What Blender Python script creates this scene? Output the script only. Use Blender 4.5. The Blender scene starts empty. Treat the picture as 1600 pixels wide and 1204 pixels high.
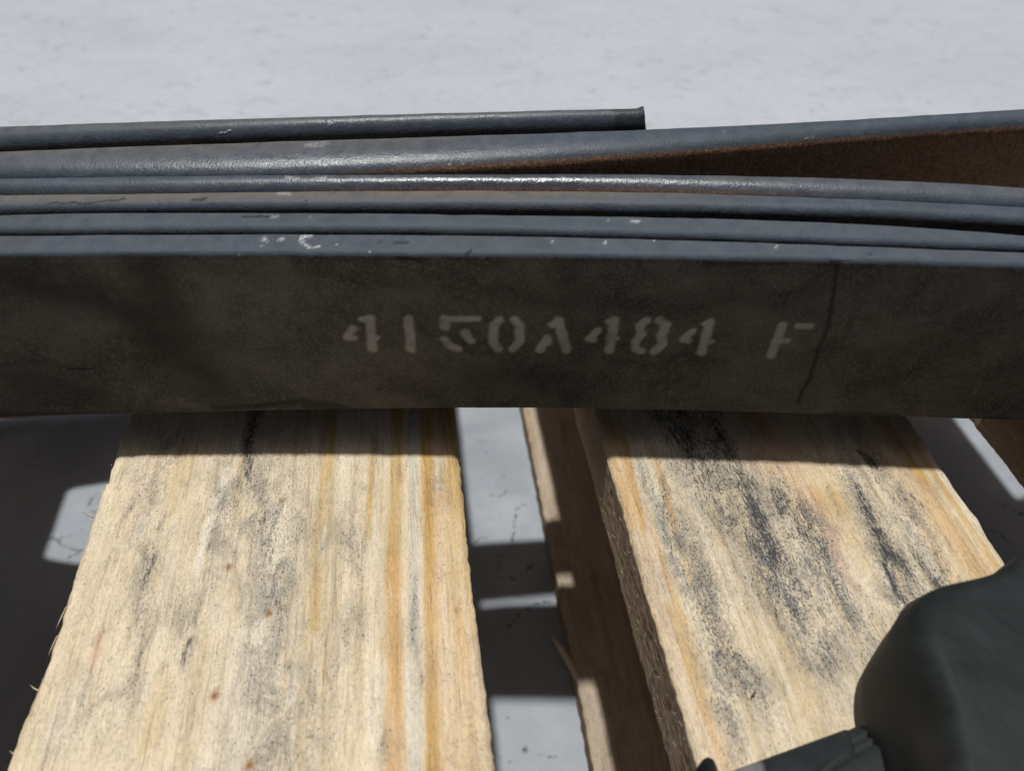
import bpy, math, random
import numpy as np
from mathutils import Vector

random.seed(4); RNG = np.random.default_rng(11)
sc = bpy.context.scene
COL = sc.collection

# ------------------------------------------------------------------ camera
F = 1203.0                       # focal length in photo pixels (1600 wide)
TH = math.atan2(1169, F)         # pitch below the horizon
H = 0.170                        # eye height over the pallet deck (m)
CT, ST = math.cos(TH), math.sin(TH)
cam_d = bpy.data.cameras.new('camera'); cam = bpy.data.objects.new('camera', cam_d); COL.objects.link(cam)
cam.location = (0, 0, H); cam.rotation_euler = (math.pi/2 - TH, 0, 0)
cam_d.sensor_width = 36; cam_d.lens = F/1600*36; cam_d.clip_start = 0.004; cam_d.clip_end = 60
cam_d.dof.use_dof = True; cam_d.dof.focus_distance = 0.215; cam_d.dof.aperture_fstop = 13.0
sc.camera = cam

# ------------------------------------------------------------------ light
YAW = math.radians(7.64)
SUN_TRAVEL = Vector((0.050, -0.056, -1.0)).normalized()
elev = math.asin(-SUN_TRAVEL.z); az = math.atan2(-SUN_TRAVEL.x, -SUN_TRAVEL.y)
w = bpy.data.worlds.new('World'); sc.world = w; w.use_nodes = True
nt = w.node_tree; nt.nodes.clear()
sky = nt.nodes.new('ShaderNodeTexSky'); sky.sky_type = 'NISHITA'; sky.sun_disc = False
sky.sun_elevation = elev; sky.sun_rotation = az; sky.air_density = 0.35; sky.dust_density = 5.0; sky.ozone_density = 0.3
bg = nt.nodes.new('ShaderNodeBackground'); bg.inputs['Strength'].default_value = 0.05
wo = nt.nodes.new('ShaderNodeOutputWorld')
nt.links.new(sky.outputs[0], bg.inputs[0]); nt.links.new(bg.outputs[0], wo.inputs[0])
sd = bpy.data.lights.new('sun', 'SUN'); sd.energy = 4.9; sd.angle = math.radians(1.7); sd.color = (1.0, 0.975, 0.94)
sun = bpy.data.objects.new('sun', sd); COL.objects.link(sun)
sun.rotation_euler = SUN_TRAVEL.to_track_quat('-Z', 'Y').to_euler()
sc.view_settings.view_transform = 'Standard'; sc.view_settings.look = 'None'
sc.view_settings.exposure = -0.55; sc.view_settings.gamma = 1.0

# ------------------------------------------------------------------ survey helpers: photo pixel -> place in the world
def unp(px, py, z):
    u = px-800.0; v = py-602.0
    d = (u, F*CT-v*ST, -F*ST-v*CT); t = (z-H)/d[2]
    return d[0]*t, d[1]*t
CY, SY = math.cos(YAW), math.sin(YAW)
def to_uv(x, y): return x*CY+y*SY, -x*SY+y*CY        # pallet frame
def buv(px, py, z=0.0): return to_uv(*unp(px, py, z))

# ------------------------------------------------------------------ numpy noise
def vnoise(x, y, seed):
    r = np.random.default_rng(seed).random((256, 256))
    xi = np.floor(x).astype(int); yi = np.floor(y).astype(int)
    fx = x-xi; fy = y-yi; fx = fx*fx*(3-2*fx); fy = fy*fy*(3-2*fy)
    g = lambda a, b: r[a % 256, b % 256]
    return (g(xi, yi)*(1-fx)+g(xi+1, yi)*fx)*(1-fy)+(g(xi, yi+1)*(1-fx)+g(xi+1, yi+1)*fx)*fy
def fbm(x, y, seed, o=4):
    s = 0; a = 0.5; n = 0
    for k in range(o):
        s = s+a*vnoise(x*2**k+7.3*k, y*2**k+3.1*k, seed+k); n += a; a *= 0.5
    return s/n
def seg_d(X, Y, pts):
    best = np.full(X.shape, 1e9)
    if len(pts) == 1: return np.hypot(X-pts[0][0], Y-pts[0][1])
    for (ax, ay), (bx, by) in zip(pts[:-1], pts[1:]):
        dx, dy = bx-ax, by-ay
        t = np.clip(((X-ax)*dx+(Y-ay)*dy)/(dx*dx+dy*dy+1e-15), 0, 1)
        best = np.minimum(best, np.hypot(X-ax-t*dx, Y-ay-t*dy))
    return best
def sstep(a, b, x):
    t = np.clip((x-a)/(b-a), 0, 1); return t*t*(3-2*t)

# ------------------------------------------------------------------ mesh helpers
def tag(o, label=None, cat=None, group=None, kind=None):
    if label: o['label'] = label
    if cat: o['category'] = cat
    if group: o['group'] = group
    if kind: o['kind'] = kind
    return o
def empty(name, loc=(0, 0, 0), rz=0):
    o = bpy.data.objects.new(name, None); COL.objects.link(o); o.location = loc; o.rotation_euler = (0, 0, rz); o.empty_display_size = 0.05
    return o
def link(name, me, m, parent=None, smooth=True):
    o = bpy.data.objects.new(name, me); COL.objects.link(o); me.materials.append(m)
    if parent: o.parent = parent
    if smooth: me.polygons.foreach_set('use_smooth', [True]*len(me.polygons))
    return o
def grid_mesh(name, V, wrap=False, caps=False):
    """V: (rows, cols, 3) points; wrap closes each row's loop; caps closes both ends"""
    R, C = V.shape[:2]
    idx = np.arange(R*C).reshape(R, C)
    if wrap: idx = np.concatenate([idx, idx[:, :1]], 1)
    q = np.stack([idx[:-1, :-1], idx[:-1, 1:], idx[1:, 1:], idx[1:, :-1]], -1).reshape(-1, 4)
    me = bpy.data.meshes.new(name)
    faces = q.tolist()
    if caps: faces += [idx[0, :C][::-1].tolist(), idx[-1, :C].tolist()]
    me.from_pydata(V.reshape(-1, 3).tolist(), [], faces)
    me.update(); return me
def fattr(me, name, a):
    at = me.attributes.new(name, 'FLOAT', 'POINT'); at.data.foreach_set('value', np.ascontiguousarray(a, dtype=np.float32).ravel())
def cattr(me, name, rgb):
    n = rgb.reshape(-1, 3); a = np.ones((len(n), 4), np.float32); a[:, :3] = n
    at = me.attributes.new(name, 'FLOAT_COLOR', 'POINT'); at.data.foreach_set('color', a.ravel())

# ------------------------------------------------------------------ node helpers
class G:
    def __init__(s, name):
        s.m = bpy.data.materials.new(name); s.m.use_nodes = True; s.t = s.m.node_tree; s.t.nodes.clear()
        s.out = s.n('ShaderNodeOutputMaterial'); s.b = s.n('ShaderNodeBsdfPrincipled'); s.t.links.new(s.b.outputs[0], s.out.inputs[0])
        s.co = s.n('ShaderNodeTexCoord').outputs['Object']
    def n(s, k): return s.t.nodes.new(k)
    def put(s, sock, v):
        if isinstance(v, bpy.types.NodeSocket): s.t.links.new(v, sock)
        elif isinstance(v, tuple) and len(v) == 3 and sock.type == 'RGBA': sock.default_value = (*v, 1)
        else: sock.default_value = v
    def set(s, **k):
        for a, v in k.items(): s.put(s.b.inputs[a.replace('_', ' ')], v)
    def at(s, name, col=False):
        a = s.n('ShaderNodeAttribute'); a.attribute_name = name; return a.outputs['Color' if col else 'Fac']
    def ma(s, op, a, b=0.0, c=None, clamp=False):
        k = s.n('ShaderNodeMath'); k.operation = op; k.use_clamp = clamp; s.put(k.inputs[0], a); s.put(k.inputs[1], b)
        if c is not None: s.put(k.inputs[2], c)
        return k.outputs[0]
    def sc(s, v, co=None):
        k = s.n('ShaderNodeVectorMath'); k.operation = 'MULTIPLY'; s.put(k.inputs[0], co or s.co); k.inputs[1].default_value = v; return k.outputs[0]
    def noise(s, v, detail=3.0, rough=0.55, dist=0.0, off=0.0):
        k = s.n('ShaderNodeTexNoise'); k.inputs['Scale'].default_value = 1.0; k.inputs['Detail'].default_value = detail
        k.inputs['Roughness'].default_value = rough; k.inputs['Distortion'].default_value = dist
        src = s.sc(v)
        if off:
            a = s.n('ShaderNodeVectorMath'); a.operation = 'ADD'; s.put(a.inputs[0], src); a.inputs[1].default_value = (off, off*1.7, off*0.6); src = a.outputs[0]
        s.put(k.inputs['Vector'], src); return k.outputs['Fac']
    def mr(s, x, a, b, c=0.0, d=1.0, smooth=True):
        k = s.n('ShaderNodeMapRange'); k.interpolation_type = 'SMOOTHSTEP' if smooth else 'LINEAR'
        for i, v in enumerate((x, a, b, c, d)): s.put(k.inputs[i], v)
        return k.outputs[0]
    def mix(s, f, a, b, mode='MIX'):
        k = s.n('ShaderNodeMix'); k.data_type = 'RGBA'; k.blend_type = mode
        s.put(k.inputs[0], f); s.put(k.inputs[6], a); s.put(k.inputs[7], b); return k.outputs[2]
    def bump(s, h, strength, dist, prev=None):
        k = s.n('ShaderNodeBump'); s.put(k.inputs['Strength'], strength); k.inputs['Distance'].default_value = dist
        s.put(k.inputs['Height'], h)
        if prev: s.put(k.inputs['Normal'], prev)
        return k.outputs[0]

# ------------------------------------------------------------------ materials
def wood_material(name, dirty=0.0):
    g = G(name)
    col = g.at('col', True); mold = g.at('mold'); dark = g.at('dark')
    fine = g.noise((2300, 170, 2300), 4, 0.65, 0.3)
    fuzz = g.noise((2600, 900, 2600), 3, 0.7, 0.0, 31.0)
    med = g.noise((420, 26, 420), 5, 0.62, 0.5, 3.1)
    blot = g.noise((170, 75, 170), 6, 0.68, 0.8, 9.0)
    cloud = g.noise((38, 20, 38), 4, 0.6, 0.6, 17.0)
    speck = g.noise((3000, 1300, 3000), 2, 0.6, 0.0, 5.0)
    streak = g.noise((1900, 400, 1900), 5, 0.75, 0.4, 12.0)
    dash = g.noise((900, 70, 900), 3, 0.55, 0.3, 21.0)
    c = g.mix(g.mr(fine, 0.35, 0.72, 0, 0.32), col, (0.66, 0.57, 0.45), 'MULTIPLY')
    c = g.mix(g.mr(fuzz, 0.46, 0.75, 0, 0.40), c, (0.50, 0.44, 0.36), 'MULTIPLY')
    c = g.mix(g.mr(med, 0.42, 0.72, 0, 0.38), c, (0.66, 0.58, 0.46), 'MULTIPLY')
    c = g.mix(g.mr(cloud, 0.42, 0.68, 0, 0.40), c, (0.72, 0.69, 0.64), 'MULTIPLY')
    c = g.mix(g.mr(blot, 0.52, 0.72, 0, 0.36), c, (0.60, 0.56, 0.51), 'MULTIPLY')
    line = g.noise((1300, 38, 1300), 4, 0.6, 0.6, 41.0)
    c = g.mix(g.mr(line, 0.55, 0.70, 0, 0.55), c, (0.52, 0.45, 0.36), 'MULTIPLY')
    c = g.mix(g.mr(dash, 0.58, 0.70, 0, 0.55), c, (0.80, 0.72, 0.57))            # pale torn fibres
    # grey mould bloom, broken up by the grain
    mb = g.ma('ADD', g.ma('MULTIPLY', blot, 0.9), g.ma('ADD', g.ma('MULTIPLY', streak, 0.55), g.ma('MULTIPLY', fuzz, 0.35)))
    mf = g.ma('MULTIPLY', mold, g.mr(mb, 0.74, 1.05, 0.06, 0.95), clamp=True)
    c = g.mix(mf, c, g.mix(blot, (0.30, 0.285, 0.255), (0.20, 0.198, 0.192)))
    # black speckle
    sf = g.mr(g.ma('ADD', g.ma('ADD', speck, g.ma('MULTIPLY', blot, 0.22)), g.ma('MULTIPLY', g.ma('ADD', mold, g.ma('MULTIPLY', dark, 0.5)), 0.135)), 0.795, 0.87, 0, 0.86)
    c = g.mix(sf, c, (0.055, 0.050, 0.046))
    # black stained streaks
    dn = g.ma('ADD', g.ma('MULTIPLY', streak, 0.9), g.ma('ADD', g.ma('MULTIPLY', blot, 0.35), g.ma('MULTIPLY', fuzz, 0.3)))
    c = g.mix(g.ma('MULTIPLY', dark, 0.50), c, (0.17, 0.168, 0.16))
    df = g.mr(g.ma('ADD', dn, g.ma('MULTIPLY', dark, 0.40)), 0.97, 1.13, 0, 0.93)
    df = g.ma('MULTIPLY', df, g.mr(dark, 0.03, 0.30))
    c = g.mix(df, c, (0.060, 0.060, 0.064))
    c = g.mix(g.at('rust'), c, (0.30, 0.115, 0.016))
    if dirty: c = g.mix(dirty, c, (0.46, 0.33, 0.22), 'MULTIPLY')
    sd_ = g.at('side')
    nrm = g.bump(fuzz, 0.65, 0.0006, g.bump(fine, g.mr(sd_, 0, 1, .6, .35), 0.0006, g.bump(streak, g.mr(sd_, 0, 1, .5, .15), 0.0007, g.bump(med, g.mr(sd_, 0, 1, .4, .05), 0.0015))))
    g.set(Base_Color=c, Roughness=0.82, Normal=nrm, Specular_IOR_Level=0.18)
    return g.m
M_WOOD = wood_material('weathered_pine')
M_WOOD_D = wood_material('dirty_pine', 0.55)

def sliver_material():
    g = G('torn_wood_fibre'); f = g.noise((300, 300, 300), 2)
    g.set(Base_Color=g.mix(f, (0.50, 0.36, 0.22), (0.85, 0.74, 0.55)), Roughness=0.7); return g.m
M_SLIVER = sliver_material()

def floor_material():
    g = G('painted_concrete')
    big = g.noise((5, 9, 5), 5, 0.6, 0.4); mid = g.noise((26, 34, 30), 6, 0.68, 0.8, 4.0)
    smear = g.noise((34, 48, 22), 5, 0.7, 1.6, 8.0); grain = g.noise((900, 900, 900), 3, 0.6)
    fleck = g.noise((120, 170, 130), 4, 0.65, 0.9, 15.0)
    c = g.mix(g.mr(big, 0.3, 0.7), (0.425, 0.462, 0.515), (0.482, 0.514, 0.562))
    c = g.mix(g.mr(mid, 0.45, 0.70, 0, 0.35), c, (0.44, 0.46, 0.50))
    c = g.mix(g.mr(smear, 0.54, 0.67, 0, 0.62), c, (0.33, 0.35, 0.385))
    c = g.mix(g.mr(fleck, 0.585, 0.70, 0, 0.65), c, (0.27, 0.28, 0.30))
    c = g.mix(g.mr(g.at('under_tone'), 0, 0.8, 0, 0.95), c, g.mix(mid, (0.22, 0.25, 0.285), (0.335, 0.37, 0.405)))
    c = g.mix(g.at('crack'), c, (0.028, 0.030, 0.034))
    g.set(Base_Color=c, Roughness=g.mr(mid, 0.3, 0.7, 0.42, 0.62), Normal=g.bump(g.at('crack'), 0.5, -0.0012, g.bump(grain, 0.10, 0.0004, g.bump(mid, 0.15, 0.002))), Specular_IOR_Level=0.35)
    return g.m
M_FLOOR = floor_material()

def steel_material():
    g = G('oxidised_spring_steel')
    face = g.at('face'); chip = g.at('chip'); rust = g.at('rust'); dust = g.at('dust'); gloss = g.at('gloss')
    mott = g.noise((55, 55, 70), 5, 0.62, 0.6); sm = g.noise((260, 200, 260), 4, 0.6, 0.3, 6.0); fine = g.noise((1500, 1100, 1100), 3, 0.6, 0, 2.0)
    brush = g.noise((150, 700, 700), 3, 0.6, 0.0, 8.0)
    edge = g.mix(g.mr(sm, 0.3, 0.72), (0.060, 0.078, 0.103), (0.080, 0.099, 0.124))  # bluish edge colour paints in the sky's reflection
    edge = g.mix(g.mr(mott, 0.4, 0.7, 0, 0.5), edge, (0.062, 0.073, 0.086))
    edge = g.mix(g.mr(gloss, 0.65, 1.1), edge, (0.022, 0.028, 0.046))
    edge = g.mix(g.ma('MULTIPLY', dust, g.mr(sm, 0.25, 0.6, 0.45, 1.0)), edge, (0.150, 0.136, 0.116))
    fc = g.mix(g.mr(mott, 0.30, 0.70), (0.022, 0.0215, 0.0185), (0.074, 0.0715, 0.0615))
    fc = g.mix(g.mr(sm, 0.35, 0.75, 0, 0.35), fc, (0.115, 0.106, 0.092))
    fc = g.mix(g.mr(fine, 0.45, 0.72, 0, 0.45), fc, (0.16, 0.15, 0.13))
    scr = g.noise((500, 30, 1500), 3, 0.6, 1.5, 51.0)
    fc = g.mix(g.mr(scr, 0.62, 0.70, 0, 0.30), fc, (0.17, 0.165, 0.15))
    fc = g.mix(g.at('wet'), fc, (0.011, 0.010, 0.009))
    edge = g.mix(g.ma('MULTIPLY', g.at('wet'), 0.85), edge, (0.020, 0.021, 0.024))
    c = g.mix(face, edge, fc)
    c = g.mix(g.ma('MULTIPLY', rust, g.mr(sm, 0.25, 0.6, 0.6, 1.0)), c, g.mix(g.mr(fine, 0.40, 0.75), (0.19, 0.100, 0.056), (0.42, 0.25, 0.135)))
    c = g.mix(g.ma('MULTIPLY', g.at('paint_and_sun'), g.mr(sm, 0.30, 0.55, 0.65, 1.0)), c, (0.36, 0.355, 0.335))
    c = g.mix(g.ma('MULTIPLY', chip, g.mr(g.ma('ADD', fine, sm), 0.80, 1.10, 0.15, 0.95)), c, g.mix(fine, (0.26, 0.27, 0.285), (0.62, 0.63, 0.64)))
    rough = g.ma('SUBTRACT', g.mr(sm, 0.3, 0.7, 0.54, 0.66), g.ma('MULTIPLY', gloss, 0.38))
    rough = g.ma('ADD', rough, g.ma('MULTIPLY', face, 0.22))
    nrm = g.bump(fine, 0.40, 0.0004, g.bump(brush, 0.22, 0.0004, g.bump(sm, 0.14, 0.0006)))
    g.set(Base_Color=c, Roughness=rough, Metallic=0.0, Specular_IOR_Level=g.mr(gloss, 0, 1, 0.15, 0.9), Normal=g.bump(chip, 0.6, -0.0004, nrm))
    return g.m
M_STEEL = steel_material()

def rubber_material():
    g = G('black_rubber'); a = g.noise((45, 45, 45), 5, 0.65, 0.6); f = g.noise((700, 700, 700), 2)
    c = g.mix(g.mr(a, 0.35, 0.7), (0.014, 0.0170, 0.0180), (0.028, 0.0325, 0.0345))
    c = g.mix(g.ma('MULTIPLY', g.at('smudge'), g.mr(a, 0.3, 0.55, 0.5, 1.0)), c, (0.17, 0.175, 0.18))
    g.set(Base_Color=c, Roughness=g.mr(a, 0.3, 0.7, 0.48, 0.62), Normal=g.bump(f, 0.15, 0.0004, g.bump(a, 0.12, 0.003)), Specular_IOR_Level=0.14); return g.m
M_RUBBER = rubber_material()

# ------------------------------------------------------------------ setting: floor
K = 0.7234
P = 0.1447                        # deck top above floor
def lines(lo, hi, step, far):
    a = list(np.arange(lo, hi+1e-9, step)); d = step; x = lo; left = []
    while x > -far: d *= 1.6; x -= d; left.append(x)
    d = step; x = hi; right = []
    while x < far: d *= 1.6; x += d; right.append(x)
    return np.array(left[::-1]+a+right)
def fpx(*pts): return [unp(x, y, -P) for x, y in pts]
fx_ = lines(-0.26, 0.32, 0.0009, 7.0); fy_ = lines(0.09, 0.31, 0.0009, 7.0)
X, Y = np.meshgrid(fx_, fy_)
V = np.stack([X, Y, np.full_like(X, -P)], -1)
me = grid_mesh('floor', V)
wx = X+(fbm(X*300, Y*300, 5)-0.5)*0.0035; wy = Y+(fbm(X*300+50, Y*300, 9)-0.5)*0.0035
cr = np.zeros_like(X)
for pts, wd, s in [
    ([(818, 785), (805, 800), (803, 835), (800, 850), (782, 865), (778, 900), (805, 905), (832, 880)], 1.3, .95),
    ([(742, 845), (760, 838)], 1.6, .6), ([(742, 868), (800, 866)], 0.9, .6),
    ([(858, 938), (845, 940), (825, 948), (810, 965), (790, 980)], 1.5, .9), ([(850, 920), (862, 926)], 1.5, .8),
    ([(735, 685), (760, 690)], 1.4, .5), ([(748, 690), (795, 752)], 0.6, .5), ([(765, 768), (782, 776), (792, 766)], 1.5, .6),
    ([(764, 1120), (800, 1122)], 0.9, .5), ([(822, 1168)], 5, .95), ([(835, 1135)], 2.5, .7), ([(775, 1178), (800, 1190)], 0.8, .4), ([(840, 1180), (900, 1185)], 0.8, .5),
    ([(1565, 787), (1580, 790), (1592, 800), (1610, 802)], 2.2, .9), ([(1545, 828), (1560, 832), (1572, 842)], 2.0, .8), ([(1572, 842), (1585, 858), (1583, 868)], 1.6, .5),
    ([(152, 770), (140, 785), (137, 795), (150, 803)], 1.2, .9), ([(130, 826), (90, 842)], 1.0, .6), ([(75, 840), (100, 850), (125, 860)], 3.0, .7), ([(125, 862), (108, 870), (108, 880)], 1.4, .8),
    ([(40, 700), (60, 690), (55, 720)], 1.0, .6), ([(15, 860), (45, 840)], 1.5, .5)]:
    q = fpx(*pts); dep = q[0][1]*CT+(H+P)*ST
    r = wd*dep/F*.62
    cr = np.maximum(cr, s*.85*sstep(.18, .5, fbm(X*420, Y*420, 61, 2))*(1-sstep(r*0.6, r*1.7, seg_d(wx, wy, q))))
fattr(me, 'crack', cr)
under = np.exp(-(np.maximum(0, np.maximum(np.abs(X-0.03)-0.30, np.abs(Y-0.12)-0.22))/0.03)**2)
fattr(me, 'under_tone', under*(0.35+0.65*fbm(X*60, Y*60, 33)))  # floor colour darker under the pallet, varied by noise
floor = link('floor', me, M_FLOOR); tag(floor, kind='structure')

# ------------------------------------------------------------------ pallet
pallet = empty('wooden_pallet', (0, 0, -P), YAW)
tag(pallet, 'weathered mould stained timber pallet of thick planks lying on the pale grey floor', 'pallet')

def board(name, uL, uR, v0, v1, ztop, th, seed, stains=None, fine=None, step=0.00055, rough=1.0, mat=None, edgeL=None, edgeR=None, base=None):
    """one plank: uL/uR numbers, local frame of the pallet; fine=(va,vb) is the stretch modelled densely"""
    if fine:
        vv = np.concatenate([np.linspace(v0, fine[0], 20, endpoint=False), np.arange(fine[0], fine[1], step), np.linspace(fine[1], v1, 20)])
        nu = int((uR-uL)/step); ns = 26
    else:
        vv = np.linspace(v0, v1, int((v1-v0)/0.002)); nu = int((uR-uL)/0.002); ns = 8
    R = len(vv)
    l = uL+(fbm(vv*420, vv*0, seed, 4)-0.5)*0.0007*rough+(fbm(vv*28, vv*0, seed+3, 2)-0.5)*0.0010*rough
    r = uR+(fbm(vv*420, vv*0+5, seed+1, 4)-0.5)*0.0007*rough+(fbm(vv*28, vv*0+9, seed+4, 2)-0.5)*0.0010*rough
    if edgeL is not None: l = l+edgeL(vv)
    if edgeR is not None: r = r+edgeR(vv)
    s = np.linspace(0, 1, nu)
    U = l[:, None]*(1-s)+r[:, None]*s
    VV = np.repeat(vv[:, None], nu, 1)
    de = np.minimum(U-l[:, None], r[:, None]-U)
    Z = ztop+(fbm(U*700, VV*45, seed+8, 3)-0.5)*0.0007*rough+(fbm(U*120, VV*30, seed+12, 3)-0.5)*0.0012*rough
    Z = Z-0.0011*np.exp(-(de/0.0009)**1.2)*(0.5+fbm(U*150, VV*150, seed+15, 2))
    top = np.stack([U, VV, Z], -1)
    def side(e, zt, sg, sd):
        k = np.linspace(0, 1, ns+2)[1:]
        z = zt[:, None]*(1-k)+(ztop-th)*k
        vz = np.repeat(vv[:, None], ns+1, 1)
        off = (fbm(vz*420, z*1300, sd, 3)-0.5)*0.00030*rough*np.minimum(1, k*6)*(1-np.maximum(0, k-0.9)*10*0.4)
        return np.stack([np.repeat(e[:, None], ns+1, 1)+sg*off, vz, z], -1)
    sr = side(r, Z[:, -1], 1, seed+20); sl = side(l, Z[:, 0], 1, seed+21)[:, ::-1]
    allv = np.concatenate([sl, top, sr], 1)
    allv[..., 2] += P
    me = grid_mesh(name, allv, wrap=True, caps=True)
    A = allv[..., 0]; B = allv[..., 1]; sidew = np.zeros(A.shape); sidew[:, :ns+1] = 1; sidew[:, ns+1+nu:] = 1
    b = np.array(base if base is not None else (0.97, 0.85, 0.63))
    col = np.ones(A.shape+(3,))*b
    tone = fbm(A*90, B*5, seed+30, 3)[..., None]
    col = col*(0.90+0.2*tone)
    lng = fbm(A*420+fbm(A*60, B*20, seed+61, 2)*2, B*9, seed+60, 4); pale = sstep(.54, .70, lng); dk = sstep(.54, .72, fbm(A*330+40, B*11, seed+62, 4))
    blk = fbm(A*110, B*30, seed+63, 4)
    col = col*(1-.20*dk*blk*1.6)[..., None]*np.array((1, .985, .955))**(dk[..., None]*3)
    col = col+(np.array((1.0, .93, .77))-col)*(.60*pale*sstep(.35, .6, fbm(A*150+7, B*24, seed+64, 3)))[..., None]
    mold = 0.50*fbm(A*55, B*16, seed+31, 4)**1.7; dark = np.zeros(A.shape); rust = np.zeros(A.shape)
    wA = A+(fbm(A*140, B*35, seed+40, 3)-0.5)*0.0045; wB = B+(fbm(A*60, B*60, seed+41, 3)-0.5)*0.012
    wA2 = A+(fbm(A*90, B*12, seed+43, 3)-0.5)*0.0022
    if stains:
        for kind, pts, wd, s in stains:
            q = [buv(*p) for p in pts]
            mid = pts[len(pts)//2]; dep = unp(*mid, 0)[1]*CT+H*ST; rr = wd*dep/F
            if kind in ('mold', 'dark'):
                m = s*np.exp(-(seg_d(wA, wB*.4, [(a, c*.4) for a, c in q])/rr)**2)
                if kind == 'mold': mold = mold+m*(.64 if seed == 100 else .74)
                else: dark = np.maximum(dark, m*(.78 if seed == 100 else .86))
            elif kind == 'rust':
                rust = np.maximum(rust, s*np.exp(-(seg_d(A*1.0, B*0.8, [(a, c*0.8) for a, c in q])/(rr*1.35))**2))
            else:       # coloured band along the grain
                d = seg_d(wA2, B*.3, [(a, c*.3) for a, c in q]); m = s*(1-sstep(rr*0.45, rr*1.40, d))*(0.30+1.05*fbm(A*260, B*22, seed+50, 4))
                col = col*(1-np.clip(m, 0, 1)[..., None])+np.array(kind)*np.clip(m, 0, 1)[..., None]
    mold = mold*(1-sidew)+sidew*0.12
    dark = dark*(1-sidew)
    fattr(me, 'side', sidew)
    col = np.where(sidew[..., None] > 0.5, np.array((0.60, 0.45, 0.31))*(0.75+0.5*tone), col)
    cattr(me, 'col', np.clip(col, 0, 1)); fattr(me, 'mold', np.clip(mold, 0, 1.3)); fattr(me, 'dark', dark); fattr(me, 'rust', rust)
    return link(name, me, mat or M_WOOD, pallet)

OR = (0.74, 0.47, 0.16); OCH = (0.70, 0.46, 0.15); YEL = (0.80, 0.60, 0.29); PEA = (0.85, 0.56, 0.27); PAL = (0.80, 0.75, 0.63); WHT = (0.97, 0.91, 0.77); RED = (0.72, 0.42, 0.31); GRN = (0.58, 0.58, 0.47)
left_st = [
    (PEA, [(690, 640), (722, 1204)], 52, .55), (OCH, [(622, 640), (614, 900)], 13, .95), (PEA, [(614, 900), (616, 1204)], 16, .8),
    (PAL, [(646, 640), (648, 1204)], 10, 1.0), (OR, [(666, 640), (672, 880), (676, 1204)], 11, .9), (OCH, [(700, 640), (716, 760)], 18, .8), (YEL, [(716, 760), (735, 960)], 20, .5),
    (WHT, [(682, 640), (686, 760)], 3, .8), (YEL, [(514, 640), (500, 820), (488, 960)], 10, .8), (OCH, [(520, 660), (511, 740)], 5, .5), (YEL, [(582, 690), (574, 830)], 6, .9), (OR, [(584, 690), (576, 790)], 3, .6),
    (YEL, [(292, 720), (280, 770)], 20, .5), (RED, [(150, 1005), (148, 1025)], 9, .45), (RED, [(240, 710), (215, 790)], 25, .16), (WHT, [(350, 740), (335, 800), (310, 880)], 6, .9),
    (WHT, [(228, 810), (222, 832)], 5, .9), (WHT, [(272, 810), (266, 830)], 3, .9), (WHT, [(205, 835), (200, 852)], 3, .9), (WHT, [(440, 860), (400, 1000), (360, 1204)], 40, .55), (WHT, [(100, 1110), (85, 1150)], 18, .8), (WHT, [(460, 1060), (455, 1085)], 7, .9), (YEL, [(255, 1090), (235, 1140)], 15, .35),
    (WHT, [(320, 640), (310, 680)], 4, .8), (WHT, [(272, 665), (268, 690)], 4, .7), (WHT, [(505, 840), (500, 860)], 6, .8), (WHT, [(590, 1060), (585, 1120)], 12, .5), (WHT, [(640, 1060), (645, 1150)], 12, .6),
    ('mold', [(400, 780), (415, 830)], 38, .75), ('mold', [(350, 770), (330, 900)], 26, .45), ('mold', [(230, 760), (180, 900), (130, 1060)], 40, .28), ('mold', [(430, 950), (420, 1000), (430, 1150)], 42, .75), ('mold', [(545, 800), (545, 860)], 20, .55),
    ('mold', [(510, 1080), (500, 1200)], 40, .5), ('mold', [(580, 700), (560, 900), (560, 1000)], 18, .45), ('mold', [(240, 880), (215, 1020), (200, 1080)], 24, .65), ('mold', [(290, 980), (270, 1060)], 20, .7), ('mold', [(648, 900), (648, 1000)], 9, .7), ('mold', [(380, 690), (370, 760)], 28, .5),
    ('mold', [(90, 1160), (140, 1110)], 30, .4), ('mold', [(600, 1150), (590, 1204)], 15, .6), ('mold', [(460, 700), (450, 800)], 30, .3), ('mold', [(250, 720), (220, 820)], 30, .35),
    ('dark', [(405, 640), (395, 690), (388, 728)], 12, .95), ('dark', [(385, 725), (372, 745)], 7, .7), ('dark', [(245, 872), (238, 900), (228, 920)], 6, .85), ('dark', [(222, 930), (220, 950)], 4, .7), ('dark', [(297, 988), (288, 1012), (285, 1030)], 6, 1.1), ('dark', [(305, 950), (297, 985)], 4, .7),
    ('dark', [(212, 1010), (212, 1050)], 6, .55), ('dark', [(258, 1045), (250, 1060)], 6, .6), ('dark', [(412, 800), (408, 812)], 5, .8), ('dark', [(330, 860), (325, 875)], 3, .7), ('dark', [(596, 1150), (590, 1170)], 7, .6), ('dark', [(595, 1145), (600, 1155)], 8, .5), ('dark', [(662, 1050), (664, 1065)], 4, .6), ('dark', [(425, 935), (440, 925)], 10, .4), ('dark', [(640, 640), (640, 700)], 5, .6), ('dark', [(512, 640), (505, 720)], 4, .5), ('dark', [(641, 715), (637, 745)], 2, .7),
    ('rust', [(440, 783)], 2.6, 1), ('rust', [(357, 885)], 3.2, 1), ('rust', [(420, 957)], 3.8, 1), ('rust', [(335, 1086)], 4.8, 1), ('rust', [(389, 1195)], 5, 1), ('rust', [(713, 953)], 3, .6),
]
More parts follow.
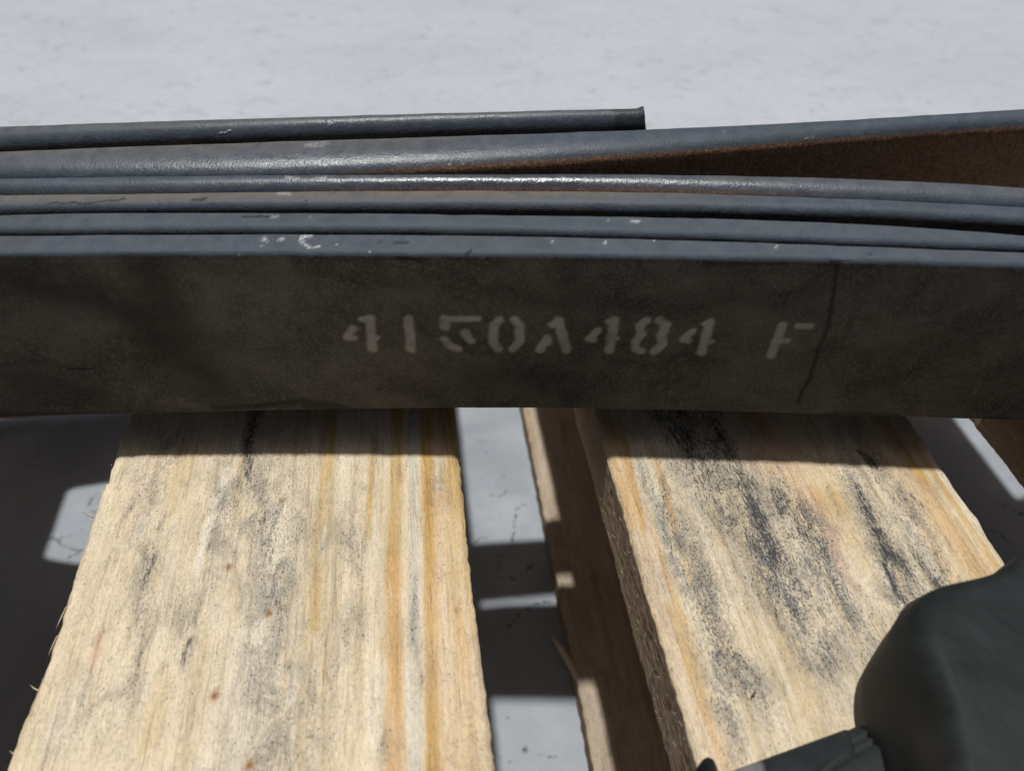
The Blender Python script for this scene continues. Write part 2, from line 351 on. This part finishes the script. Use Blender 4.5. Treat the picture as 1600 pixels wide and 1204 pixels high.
right_st = [
    (PEA, [(962, 690), (1000, 820), (1060, 1000), (1130, 1204)], 26, .85), (OR, [(978, 700), (990, 760), (1010, 830)], 6, .75), (WHT, [(985, 700), (1012, 820)], 3, .8), (WHT, [(1015, 840), (1040, 930)], 6, .8), (WHT, [(1000, 850), (1080, 1100), (1120, 1204)], 12, .5), (YEL, [(1070, 980), (1090, 1060)], 16, .5),
    (GRN, [(1000, 720), (1040, 830)], 12, .5), (PEA, [(1022, 710), (1040, 760), (1056, 830)], 4, .9), (YEL, [(1056, 830), (1080, 900)], 6, .5), (YEL, [(1110, 800), (1125, 850)], 6, .7),
    (PEA, [(1190, 690), (1230, 740)], 36, .6), (OCH, [(1190, 700), (1203, 735)], 3.5, .9), (RED, [(1170, 640), (1190, 690)], 16, .7), (RED, [(1225, 700), (1200, 660)], 16, .4), (YEL, [(1280, 720), (1310, 800)], 30, .5), (OR, [(1280, 782), (1310, 785)], 9, .6), (RED, [(1300, 850), (1318, 890), (1328, 908)], 11, .45), (RED, [(1270, 780), (1300, 830)], 14, .3),
    (YEL, [(1395, 880), (1405, 910)], 7, .5), (PEA, [(1390, 690), (1470, 810), (1560, 930)], 24, .75), (OR, [(1412, 700), (1440, 740)], 7, .9), (OR, [(1432, 700), (1500, 800), (1575, 910)], 6, .8), (WHT, [(1462, 715), (1600, 905)], 10, .75), (PEA, [(1360, 700), (1430, 800), (1510, 930)], 22, .35),
    (WHT, [(1100, 720), (1112, 770)], 4, .8), (WHT, [(1180, 760), (1200, 800)], 8, .5), (WHT, [(1200, 870), (1230, 960)], 18, .55), (WHT, [(1250, 960), (1300, 1060)], 24, .5), (RED, [(1400, 640), (1425, 670)], 25, .4),
    ('mold', [(1060, 640), (1130, 760), (1190, 830)], 62, .95), ('mold', [(1230, 780), (1260, 820)], 36, .9), ('mold', [(1110, 940), (1120, 1000)], 26, .8), ('mold', [(1180, 840), (1230, 940), (1260, 1010)], 26, .7), ('mold', [(1000, 720), (1050, 850)], 22, .6), ('mold', [(1330, 760), (1420, 920)], 40, .8),
    ('mold', [(1420, 800), (1480, 900)], 30, .85), ('mold', [(1280, 850), (1300, 920)], 22, .6), ('mold', [(1160, 1020), (1200, 1100)], 28, .7), ('mold', [(1340, 970), (1370, 1040)], 26, .7), ('mold', [(1080, 880), (1150, 1060)], 40, .45), ('mold', [(1360, 705), (1340, 690)], 25, .6), ('mold', [(1270, 960), (1330, 1100)], 30, .35), ('mold', [(1130, 1090), (1150, 1180)], 20, .5), ('mold', [(1420, 930), (1400, 980)], 40, .5),
    ('dark', [(1040, 640), (1075, 700), (1110, 770)], 42, .72), ('dark', [(1110, 640), (1150, 730)], 28, .80), ('dark', [(1150, 740), (1180, 810), (1200, 850)], 17, .85), ('dark', [(1120, 770), (1135, 810)], 16, .65), ('dark', [(1215, 780), (1245, 815)], 20, .75), ('dark', [(1030, 745), (1045, 815)], 6, .75), ('dark', [(1000, 730), (1005, 760)], 4, .6),
    ('dark', [(1340, 765), (1355, 800), (1378, 850)], 13, .9), ('dark', [(1325, 745), (1340, 770)], 4, .9), ('dark', [(1375, 840), (1415, 890)], 14, .80), ('dark', [(1380, 870), (1405, 920), (1420, 940)], 6, .9), ('dark', [(1425, 775), (1445, 795)], 4, .8), ('dark', [(1430, 860), (1460, 900), (1500, 940)], 9, .8), ('dark', [(1455, 850), (1480, 900)], 7, .7),
    ('dark', [(1345, 700), (1362, 712)], 8, .9), ('dark', [(1365, 735), (1378, 755)], 2.5, .9), ('dark', [(1190, 890), (1205, 925), (1220, 965)], 6, .85), ('dark', [(1220, 850), (1230, 890)], 8, .55), ('dark', [(1150, 880), (1170, 930)], 9, .45), ('dark', [(1285, 880), (1300, 920)], 7, .55), ('dark', [(1350, 980), (1365, 1020)], 10, .55), ('dark', [(1280, 1000), (1305, 1050)], 5, .5), ('dark', [(1190, 1060), (1200, 1090)], 6, .5), ('dark', [(1225, 1070), (1228, 1090)], 3, .7), ('dark', [(1080, 1010), (1130, 1060)], 4, .35),
    ('dark', [(1110, 700), (1060, 720)], 30, .6), ('dark', [(1240, 690), (1250, 700)], 4, .4),
]
VF = (0.045, 0.200)
TH_B = 0.0253
bl = board('deck_board', -0.0957, 0.0040, -0.13, 0.333, 0.0, TH_B, 100, left_st, VF, edgeL=lambda v: -0.0016*sstep(0.10, 0.075, v)+0.001*(v > 0.15))
br = board('deck_board', 0.0467, 0.1407, -0.13, 0.333, 0.0, TH_B, 200, right_st, VF)
# the outer planks; the left one's notch, out of view, is added to drop a patch of light on the floor
n0 = buv(110, 900, -P)[1]+0.008; n1 = buv(110, 760, -P)[1]+0.009
bo = board('deck_board', -0.250, -0.155, -0.13, 0.333, 0.0, TH_B, 300, None, None, edgeR=lambda v: -0.0445*sstep(n0-0.004, n0+0.014, v)*(1-sstep(n1-0.002, n1+0.002, v)))
bq = board('deck_board', 0.1825, 0.280, -0.13, 0.333, 0.0, TH_B, 400, None, (0.10, 0.2), step=0.0009)
# bottom deck and stringers
ZB = -0.1302
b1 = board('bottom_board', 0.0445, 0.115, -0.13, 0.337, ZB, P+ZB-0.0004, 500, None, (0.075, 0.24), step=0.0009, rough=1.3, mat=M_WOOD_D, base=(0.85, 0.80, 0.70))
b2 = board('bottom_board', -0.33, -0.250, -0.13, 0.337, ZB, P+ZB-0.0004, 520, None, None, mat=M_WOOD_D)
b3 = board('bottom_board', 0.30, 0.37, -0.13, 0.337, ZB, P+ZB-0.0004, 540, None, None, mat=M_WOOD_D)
def stringer(v0, v1, seed):
    x = np.linspace(-0.33, 0.37, 120); z0, z1 = ZB+P+.0008, P-TH_B-.0008
    loop = [(v0, z0), (v0, z0*.5+z1*.5), (v0+.0008, z1), (v1-.0008, z1), (v1, z0*.5+z1*.5), (v1, z0)]
    Vv = np.array([[(xx, a+(math.sin(xx*70+i)*.0003), b) for i, (a, b) in enumerate(loop)] for xx in x])
    me = grid_mesh('stringer', Vv, wrap=True, caps=True)
    n = Vv.shape[0]*Vv.shape[1]
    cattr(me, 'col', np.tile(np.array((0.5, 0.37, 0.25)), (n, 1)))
    for a, val in (('side', 0), ('mold', .3), ('dark', 0), ('rust', 0)): fattr(me, a, np.full(n, val))
    return link('stringer', me, M_WOOD_D, pallet, smooth=False)
stringer(0.316, 0.333, 1); stringer(-0.13, -0.10, 2)

# splinters torn out along the sawn edges
def slivers(name, items, parent, m=M_SLIVER):
    vs, fs = [], []
    for p, d, L, r in items:
        d = Vector(d).normalized(); a = d.orthogonal().normalized(); b = d.cross(a); i = len(vs); p = Vector(p)
        bend = .08 if L < .005 else .02; mid = p+d*L*.5+a*L*random.uniform(-bend, bend)
        for q, rr in ((p, r), (mid, r*.8)):
            for k in range(3):
                t = k*2.094; vs.append(q+a*math.cos(t)*rr+b*math.sin(t)*rr*.5)
        vs.append(p+d*L+a*L*random.uniform(-bend, bend))
        for k in range(3):
            k2 = (k+1) % 3; fs += [(i+k, i+k2, i+3+k2, i+3+k), (i+3+k, i+3+k2, i+6)]
        fs.append((i+2, i+1, i))
    me = bpy.data.meshes.new(name); me.from_pydata([tuple(v) for v in vs], [], fs); me.update()
    o = link(name, me, m, parent); o['kind'] = 'stuff'; return o
it = []
for k in range(26):
    it.append(((-0.0957+random.uniform(-.0004, .0012), random.uniform(.06, .19), P+random.uniform(-.002, .0004)), (random.uniform(-.25, .1), random.choice((-1, 1)), random.uniform(-.05, .2)), random.uniform(.0006, .0030), random.uniform(.00006, .00014)))
    it.append(((0.0040+random.uniform(-.0010, .0004), random.uniform(.06, .19), P+random.uniform(-.002, .0003)), (random.uniform(-.1, .2), random.choice((-1, 1)), random.uniform(-.05, .1)), random.uniform(.0008, .003), random.uniform(.00006, .00015)))
for px, py, L in ((137, 805, .004), (95, 945, .007), (82, 990, .006), (62, 1075, .003), (10, 1180, .003)):
    u, v = buv(px+14, py, 0); it.append(((-0.0955, v, P-.0006), (-.35 if L < .005 else -.10, -1 if L > .005 else .2, 0.05), L, .0003))
slivers('splinter', it, pallet)
it = []
for k in range(200):
    z = random.uniform(.1, .98)
    it.append(((0.0463+random.uniform(-.0003, .0003), random.uniform(.055, .2), P-TH_B*(1-z)), (random.uniform(-.5, .02), random.uniform(-1, 1), random.uniform(-.9, .9)), random.uniform(.0005, .0022), random.uniform(.00003, .00007)))
for k in range(170):
    r_ = random.random() < .5
    it.append(((random.uniform(-0.09, 0.0) if r_ else random.uniform(.05, .138), random.uniform(.06, .19), P+.0003), (random.uniform(-.5, .5), random.uniform(-1, 1), random.uniform(.1, .5)), random.uniform(.0006, .0022), random.uniform(.00003, .00008)))
slivers('loose_fibre', it, pallet)
# long torn sliver along the bottom board's edge
p0 = buv(885, 1045, -.13); p1 = buv(857, 975, -.13)
slivers('torn_sliver', [((0.0450, p0[1]-.004, .0135), (p1[0]-0.0450-.0015, p1[1]-p0[1]+.004, .001), .026, .0021)], pallet)

# ------------------------------------------------------------------ leaf spring
GZ = 0.0154; WZ = 0.0527; ZT = GZ+WZ
def curve(pts, z, deg):
    q = np.array([unp(x, y, z) for x, y in pts]); c = np.polyfit(q[:, 0], q[:, 1], deg)
    lo, hi = q[0, 0], q[-1, 0]; d = np.polyder(c)
    def f(x):
        xc = np.clip(x, lo-.01, hi+.01); return np.polyval(c, xc)+(x-xc)*np.polyval(d, xc)
    return f
CT1 = [(0, 399), (400, 397), (800, 400), (1000, 401), (1200, 406), (1400, 411), (1600, 418)]
CB1 = [(0, 655), (195, 651.5), (400, 645), (600, 642), (720, 641), (1000, 643), (1200, 649), (1417, 654), (1600, 661)]
S12 = [(0, 364.0), (400, 361.0), (800, 365.5), (1000, 367.5), (1200, 375.5), (1400, 383), (1600, 390.5)]
B2T = [(0, 331), (400, 327), (800, 331), (1000, 333.5), (1200, 338), (1400, 348), (1600, 364)]
F3 = [(0, 329), (400, 324), (800, 325), (1000, 325), (1200, 330), (1400, 338), (1600, 348)]
S34 = [(0, 299), (400, 294.5), (800, 292.5), (1000, 294), (1200, 300.0), (1400, 308.5), (1600, 318.5)]
B4 = [(0, 272.5), (400, 267), (800, 266), (1000, 265.5), (1200, 267), (1400, 274), (1600, 285)]
F5 = [(0, 277), (400, 272), (600, 266), (800, 256), (1000, 242), (1200, 226), (1400, 212), (1600, 199)]
S56 = [(0, 227), (400, 210.5), (800, 198), (1000, 193)]
B5 = [(0, 227), (400, 210.5), (800, 198), (1000, 192), (1100, 190), (1200, 185), (1400, 175), (1600, 163)]
B6 = [(0, 190), (400, 179), (800, 168), (950, 165), (1000, 164)]
ft = curve(CT1, ZT-.001, 4); fb = curve(CB1, GZ, 4)
twist = lambda x: (fb(x)-ft(x))
zc = ZT-.0015
LEAVES = [  # front curve, back curve, cap height (m), roundness exponent, clearance
    (ft, curve(S12, ZT, 4), .0022, .62), (curve(S12, zc, 4), curve(B2T, ZT, 4), .0026, .70), (curve(F3, zc, 4), curve(S34, ZT, 4), .0030, .75),
    (curve(S34, zc, 4), curve(B4, ZT, 4), .0040, .95), (curve(F5, ZT-.003, 4), curve(B5, ZT, 4), .0048, .90), (curve(S56, ZT-.003, 2), curve(B6, ZT, 2), .0048, .90)]
spring = empty('leaf_spring', (0, 0.17, 0))
tag(spring, 'dark steel truck leaf spring lying sideways across the pallet with a faded stencilled number', 'leaf spring')

def top_px(*pts, z=ZT-.001): return [unp(x, y, z) for x, y in pts]
def face_xz(px, py):
    z = 0.04
    u = px-800.0; v = py-602.0; d = (u, F*CT-v*ST, -F*ST-v*CT); t = 0.2/d[1]
    for _ in range(8):
        x = d[0]*t; z = H+d[2]*t; k = (ZT-z)/WZ; y = float(ft(np.array(x)))+float(twist(np.array(x)))*k; t = y/d[1]
    return d[0]*t, H+d[2]*t
za = lambda *p: [face_xz(500+x/4, 470+y/4) for x, y in p]
zb = lambda *p: [face_xz(900+x/4, 470+y/4) for x, y in p]
TEXT = [(za((205, 172), (168, 222)), 22), (za((168, 228), (215, 230)), 20), (za((312, 108), (328, 300)), 26), (za((265, 115), (310, 108)), 19), (za((345, 228), (352, 228)), 20),
    (za((555, 112), (568, 303)), 26), (za((781, 112), (780, 160)), 27), (za((775, 112), (985, 112)), 20), (za((905, 200), (945, 248)), 25), (za((778, 240), (805, 280), (868, 302)), 22),
    (za((1122, 120), (1087, 150), (1080, 255), (1112, 300)), 25), (za((1215, 118), (1247, 150), (1246, 255), (1207, 300)), 25), (za((1418, 232), (1375, 305)), 24), (za((1425, 240), (1428, 262)), 20), (za((1448, 148), (1490, 125)), 22), (za((1490, 122), (1540, 303)), 27),
    (zb((133, 186), (85, 232)), 22), (zb((82, 238), (115, 240)), 22), (zb((242, 118), (207, 312)), 25), (zb((205, 128), (240, 120)), 18), (zb((245, 236), (256, 236)), 18),
    (zb((440, 120), (395, 155), (408, 212), (366, 260), (375, 302), (408, 315)), 23), (zb((520, 120), (565, 150), (532, 215), (540, 270), (490, 315)), 25),
    (zb((728, 192), (672, 240)), 20), (zb((670, 248), (702, 250)), 20), (zb((838, 133), (785, 322)), 25), (zb((803, 145), (838, 130)), 18), (zb((838, 255), (846, 255)), 18),
    (zb((1293, 150), (1220, 342)), 24), (zb((1265, 250), (1322, 250)), 20), (zb((1390, 160), (1465, 158)), 19)]
fz = lambda *p: [face_xz(x, y) for x, y in p]
WET = [(fz((1309, 408), (1304, 440), (1299, 480), (1295, 508), (1283, 535), (1274, 560), (1266, 590), (1252, 614), (1247, 630)), 3.3, .9), (fz((1300, 407), (1330, 405)), 4, .8), (fz((1300, 420), (1260, 440)), 1.6, .5),
    (fz((335, 637), (400, 634), (470, 626), (540, 637)), 6, .75), (fz((480, 632), (520, 634)), 9, .7), (fz((1290, 648), (1330, 646), (1400, 650)), 6, .7), (fz((1180, 648), (1195, 646)), 6, .6), (fz((1540, 655), (1570, 656)), 8, .6), (fz((0, 650), (330, 645)), 9, .5),
    (fz((30, 430), (150, 470), (220, 500), (330, 600)), 42, .72), (fz((230, 420), (300, 560)), 40, .62), (fz((40, 600), (150, 620)), 36, .4), (fz((740, 590), (870, 590)), 26, .5), (fz((560, 440), (900, 470)), 18, .25), (fz((880, 430), (900, 620)), 22, .35), (fz((620, 600), (700, 625)), 24, .3), (fz((900, 480), (1250, 470)), 16, .25),
    (fz((105, 576), (143, 575)), 1.6, .95), (fz((592, 608)), 3.5, .9), (fz((1225, 473)), 3, .9), (fz((620, 402), (655, 405)), 2.5, .8), (fz((1100, 412), (1230, 413)), 3, .5)]
PALE = [(fz((330, 470), (420, 480)), 46, .5), (fz((120, 500), (150, 510)), 34, .45), (fz((380, 560), (560, 590)), 30, .25), (fz((85, 430)), 12, .3), (fz((65, 435)), 9, .3), (fz((168, 461)), 9, .3), (fz((1070, 443)), 12, .35), (fz((1180, 540), (1400, 500)), 50, .2), (fz((676, 430)), 3.2, .95), (fz((445, 410)), 8, .4), (fz((1140, 535), (1160, 540)), 16, .3), (fz((412, 425)), 6, .3)]
PXM = 0.215/F
CHIP = {0: [([(413, 372), (419, 376)], 3.2), ([(411, 384)], 2.2), ([(436, 373), (441, 372)], 2.2), ([(472, 370), (486, 369)], 3.0), ([(471, 374), (475, 380), (483, 385)], 3.2), ([(483, 385), (500, 386)], 1.2), ([(524, 381), (528, 382)], 1.0), ([(577, 395)], 2.8), ([(863, 377)], 2), ([(945, 379)], 2.4), ([(1020, 377)], 2), ([(1095, 375)], 2.2), ([(1215, 385)], 1.5), ([(375, 399)], 1.6)],
    1: [([(425, 338), (436, 339)], 3.0), ([(486, 339)], 1.8), ([(985, 346), (1000, 347)], 2.4), ([(950, 344)], 1.2)],
    2: [([(437, 302), (452, 302)], 3.0), ([(490, 300)], 1.6)], 3: [([(448, 277), (465, 278)], 2.6), ([(498, 277), (508, 277)], 2.4)],
    4: [([(478, 227), (494, 226)], 3.6), ([(504, 226), (513, 224)], 4.0), ([(700, 260), (705, 260)], 1.8), ([(722, 257)], 1.8), ([(1131, 207)], 1.6), ([(1260, 217)], 2.4), ([(1270, 216)], 2.4)],
    5: [([(513, 187), (516, 194)], 3.2), ([(345, 207), (360, 205)], 1.3)]}
SCAR = {2: [([(75, 316), (140, 318), (195, 311)], 1.5), ([(300, 313), (312, 312), (322, 309)], 2.2), ([(478, 314)], 2.6)], 0: [([(728, 397), (735, 391)], 3), ([(1360, 398)], 2), ([(585, 378), (640, 380)], 1)], 5: [([(322, 214), (335, 216)], 2)], 1: [([(380, 338), (420, 338)], 1.2)]}
DUSTY = {2: (-.3, .02, .9), 4: (-.3, -.03, .85), 5: (-.3, .07, .85), 3: (.05, .5, .25), 1: (-.3, .5, .12), 0: (-.3, .5, .12)}
xs_vis = np.arange(-0.172, 0.188, 0.0005)
for i, (ff, bb, cap, ex) in enumerate(LEAVES):
    x1 = 0.40
    if i == 5: x1 = unp(1005, 185, ZT-.002)[0]
    L0 = -0.38+0.012*i
    xv = xs_vis[xs_vis < x1-.0002]
    xs = np.concatenate([np.linspace(L0, xv[0], 40, endpoint=False), xv, np.linspace(xv[-1], x1, 40)[1:] if i != 5 else [x1]])
    nf = 100 if i == 0 else (36 if i == 4 else 10); nc = 26
    yf = ff(xs); yb = np.maximum(bb(xs), yf+.0045); tw = twist(xs)
    a = np.linspace(0, math.pi, nc)
    ca = np.sign(np.cos(a))*np.abs(np.cos(a))**ex; sa = np.sin(a)**ex
    zbody = ZT-cap
    zf = np.linspace(GZ+.0012, zbody, nf, endpoint=False)
    nxt = LEAVES[i+1][0](xs)+.0007 if i < 5 else yb
    if i == 3: ylow = yb+np.clip(nxt-yb-.0052, 0, .0034)
    else: ylow = np.maximum(yb, nxt)  # hidden leaf backs bulge, shaped to stop light passing between leaves
    ym = (yf+yb)/2; ht = (yb-yf)/2
    rows = []
    for xx, y0, y1, m_, h_, t_ in zip(xs, yf, ylow, ym, ht, tw):
        k = (ZT-zf)/WZ
        fr = np.stack([np.full(nf, xx), y0+t_*k, zf], -1)
        cp = np.stack([np.full(nc, xx), m_-h_*ca, zbody+cap*sa], -1)
        bk = np.array([(xx, y1+t_*.5, GZ+WZ*.5), (xx, y1+t_, GZ+.0012), (xx, y1+t_-.0012, GZ), (xx, y0+t_+.0012, GZ)])
        rows.append(np.concatenate([fr, cp, bk]))
    Vv = np.array(rows)
    # slight hand-forged unevenness
    nz = (fbm(Vv[..., 0]*90, Vv[..., 2]*60+i*3, 700+i, 3)-.5)*0.00025
    Vv[..., 1] += nz; Vv[..., 2] += (fbm(Vv[..., 0]*140, Vv[..., 1]*200, 720+i, 3)-.5)*0.00022
    if i == 5:                                        # sheared end: burr and slight draw-down
        Vv[-1, :, 0] += (ZT-Vv[-1, :, 2])*.22; kk = np.exp(-((x1-Vv[..., 0])/.0012)**2); Vv[..., 2] += kk*.0007*(Vv[..., 2] > zbody+cap*.6)
    me = grid_mesh('leaf', Vv-np.array((0, 0.17, 0)), wrap=True, caps=True)
    X_, Y_, Z_ = Vv[..., 0], Vv[..., 1], Vv[..., 2]
    face = np.zeros(X_.shape); face[:, :nf] = 1; face[:, -4:] = 1
    face[:, nf:nf+nc] = (1-sstep(.02, .10, a/math.pi))[None]
    edge_n = (fbm(X_*260, Z_*260, 740+i, 3)-.5)
    chip = np.zeros(X_.shape); rust = np.zeros(X_.shape); wet = np.zeros(X_.shape); paint_and_sun = np.zeros(X_.shape); dust = np.zeros(X_.shape); gloss = np.full(X_.shape, .25)
    # chips and splashes are traced on the surface point the photograph shows them at
    dz = Z_-H; dep = Y_*CT-dz*ST; QX = 800+F*X_/dep; QY = 602-F*(Y_*ST+dz*CT)/dep
    QX = QX+(fbm(X_*600, Y_*600, 760+i, 4)-.5)*7; QY = QY+(fbm(X_*600+9, Y_*600, 770+i, 4)-.5)*6
    for pts, wd in CHIP.get(i, []):
        chip = np.maximum(chip, 1-sstep(wd*.75, wd*1.35, seg_d(QX, QY*1.15, [(p, q*1.15) for p, q in pts])))
    for pts, wd in SCAR.get(i, []):
        wet = np.maximum(wet, .95*(1-sstep(wd*.7, wd*1.3, seg_d(QX, QY, pts))))
    if i == 5: wet = np.maximum(wet, .75*sstep(-.0004, .0008, X_-(x1-.0085)+.35*(Y_-ff(np.array(x1-.004)))+(fbm(X_*900, Y_*900, 795, 3)-.5)*.002))
    chip *= {0: 1.0, 1: .75, 2: .45, 3: .45, 4: .42, 5: .8}[i]
    chip[:, :nf] *= 0
    if i == 0:
        jx2 = X_+(fbm(X_*500, Z_*500, 780, 3)-.5)*.0006; jz2 = Z_+(fbm(X_*500+9, Z_*500, 781, 3)-.5)*.0006
        for q, wd in TEXT:
            r = wd/8*PXM*2.35; paint_and_sun = np.maximum(paint_and_sun, (1-sstep(r*.55, r*1.25, seg_d(jx2, jz2, q)))*(.75+.5*(fbm(X_*120, Z_*120, 790, 2)-.5)))
        jx3 = X_+(fbm(X_*110, Z_*110, 782, 4)-.5)*.006; jz3 = Z_+(fbm(X_*110+9, Z_*110, 783, 4)-.5)*.006
        keep = np.ones(X_.shape[1]); keep[nf+5:] = 0; scar = wet*(1-keep)
        for q, wd, s in WET:
            r = wd*PXM*1.05; big = wd > 12
            wet = np.maximum(wet, s*(np.exp(-(seg_d(jx3, jz3, q)/r)**2) if big else 1-sstep(r*.6, r*1.15, seg_d(jx2, jz2, q))))*keep
        pl = np.zeros(X_.shape)
        for q, wd, s in PALE:
            r = wd*PXM; pl = np.maximum(pl, s*np.exp(-(seg_d(jx3, jz3, q)/r)**2))
        dust = np.maximum(dust, 0); paint_and_sun = np.maximum(paint_and_sun, pl*.22)
        paint_and_sun[:, nf:] = 0; wet = np.maximum(wet, scar)
    d0, d1, ds = DUSTY[i]
    da = sstep(.25, .75, a/math.pi) if i in (4, 5) else sstep(.18, .55, a/math.pi)
    dust[:, nf:nf+nc] = ds*da[None]*(sstep(d0-.05, d0, xs)*(1-sstep(d1-.02, d1+.06, xs)))[:, None]
    if i in (3, 4):
        lo = -.04 if i == 3 else -.03
        kx = sstep(lo-.03, lo+.02, xs)*(1-(sstep(.05, .09, xs) if i == 3 else 0*xs))
        rust[:, nf:nf+nc] = (1-sstep(.08, .24 if i == 3 else .15, a/math.pi))[None]*kx[:, None]
        rust[:, max(0, nf-6):nf] = .9*kx[:, None]
    if i == 4:
        rust[:, :nf] = 0.50+.5*sstep(.06, .14, X_[:, :nf]); face[:, :nf] = 1; paint_and_sun[:, :nf] = .16*np.exp(-((X_[:, :nf]-.135)/.022)**2)*sstep(.42, .62, fbm(X_[:, :nf]*500, Z_[:, :nf]*500, 799, 3))  # rust strengthens rightwards; pale patch paints in grazing sun
    gv = {0: (-.1, 0, .5), 1: (-.1, 0, .5), 2: (.0, 0, .5), 3: (.70, -.0, .08), 4: (.47, -.055, .07), 5: (.38, -.03, .06)}[i]
    gloss[:, nf:nf+nc] = (.15+gv[0]*np.exp(-((xs-gv[1])/gv[2])**2))[:, None]
    for n_, arr in (('face', face), ('chip', chip), ('rust', rust), ('wet', wet), ('paint_and_sun', paint_and_sun), ('dust', dust), ('gloss', gloss)): fattr(me, n_, np.clip(arr, 0, 1))
    o = link('leaf', me, M_STEEL, spring)
    if i == 0: o['label'] = 'front leaf with a wide dark face and pale stencilled number'
    if i == 5: o['label'] = 'short rear leaf ending in a sheared edge'
    if i == 4: o['label'] = 'bent leaf with a rusty brown inner face'

# ------------------------------------------------------------------ black rubber cap in the foreground corner
cx, cy = 0.1150, 0.0510
cap_o = empty('rubber_cap', (cx, cy, 0.0008), 0)
tag(cap_o, 'black rubber cap with a flared ringed base and side lug standing on the right plank', 'rubber cap')
def hexr(t, R, rnd):
    return R*(0.952+0.048*(1-rnd)*2.0*math.cos(6*(t-math.radians(142))))
NT = 144
def lathe(prof, name, dx=0, dy=0):
    rows = [[(hexr(2*math.pi*j/NT, r, rn)*math.cos(2*math.pi*j/NT), hexr(2*math.pi*j/NT, r, rn)*math.sin(2*math.pi*j/NT), z) for j in range(NT)] for r, z, rn in prof]
    Vv = np.array(rows)+np.array((dx, dy, 0)); lean = np.clip(Vv[..., 2]/.03, 0, 1) if name == 'body' else 0*Vv[..., 2]; Vv[..., 0] -= .0034*lean; Vv[..., 1] += .0024*lean; me = grid_mesh(name, Vv, wrap=True, caps=True)
    fattr(me, 'smudge', np.zeros(Vv.shape[0]*NT)); return link(name, me, M_RUBBER, cap_o)
ht = 0.0345; rt = 0.0404
prof = [(0.0462, 0, .6), (0.0452, .006, .5), (0.0443, .011, .42), (0.0436, .015, .36), (0.0426, .020, .30), (rt+.0013, .027, .26)]
for k in range(9):
    t = k/8*math.pi/2; prof.append((rt-.0048*(1-math.cos(t)), ht-.0048+.0048*math.sin(t), .24+.03*k))
prof += [(rt*.6, ht+.0004, .6), (rt*.3, ht+.0006, .8), (.001, ht+.0007, 1)]
lathe(prof, 'body')
pr = [(.034, 0, .8), (.0520, 0, .8), (.0525, .0010, .8), (.0520, .0024, .8)]
for r, z in ((.0508, .0030), (.0500, .0044), (.0490, .0048), (.0482, .0042), (.0474, .0056), (.0466, .0062), (.0458, .0056), (.0448, .0072), (.0436, .0080), (.0400, .0080)): pr.append((r, z, .8))
lathe([(r*.82, z, n_) for r, z, n_ in pr], 'flared_base', -.0285, -.0215)
# lug reaching left with an upturned lip
def slab(name, us, width, zt, th, y0, smudge=None):
    rows = []
    for x, wv, z, t in zip(us, width, zt, th):
        rows.append([(x, y0-wv, z-t), (x, y0-wv, z-t*.3), (x, y0-wv+.0008, z), (x, y0+wv*.0, z+.0003), (x, y0+wv-.0008, z), (x, y0+wv, z-t*.3), (x, y0+wv, z-t)])
    Vv = np.array(rows); me = grid_mesh(name, Vv, wrap=True, caps=True)
    s = np.zeros(Vv.shape[:2])
    if smudge: s[smudge[0]:smudge[1]] = 1
    fattr(me, 'smudge', s); return link(name, me, M_RUBBER, cap_o)
n = 24; us = np.linspace(-.0730, -.045, n)
slab('lug', us, np.linspace(.0075, .016, n), np.linspace(.0032, .0062, n), np.linspace(.0030, .0060, n), -.0012, (2, 8))
ul = np.linspace(-.0772, -.0727, 9); bz = np.sin(np.linspace(.25, math.pi-.25, 9))
slab('lip', ul, .0075+.002*bz, .0015+.0052*bz, .0013+.0052*bz, -.0004)

# ------------------------------------------------------------------ curled shaving on the right plank
sh = empty('wood_shaving', (*unp(1178, 1088, 0), 0.0006), 0.3)
tag(sh, 'small dark curled wood shaving lying on the right plank', 'wood shaving')
sg = G('dark_shaving'); sg.set(Base_Color=sg.mix(sg.noise((900, 900, 900)), (0.05, .04, .035), (.14, .11, .09)), Roughness=.7)
t = np.linspace(0, 1, 14)
path = np.stack([-.0012+.0026*t-.0012*np.maximum(0, t-.6)*2.2, -.0003+.0006*np.sin(t*3)+.0022*np.maximum(0, t-.62)*1.6, .0002+.0007*np.sin(t*2.6)], -1)
tv = np.array([[p+np.array((0, .0003*math.cos(q), .00022*math.sin(q)))*(1-.5*abs(2*tt-1)) for q in np.linspace(0, 2*math.pi, 7)[:-1]] for p, tt in zip(path, t)])
mesh = grid_mesh('curl', tv, wrap=True, caps=True); link('curl', mesh, sg.m, sh)
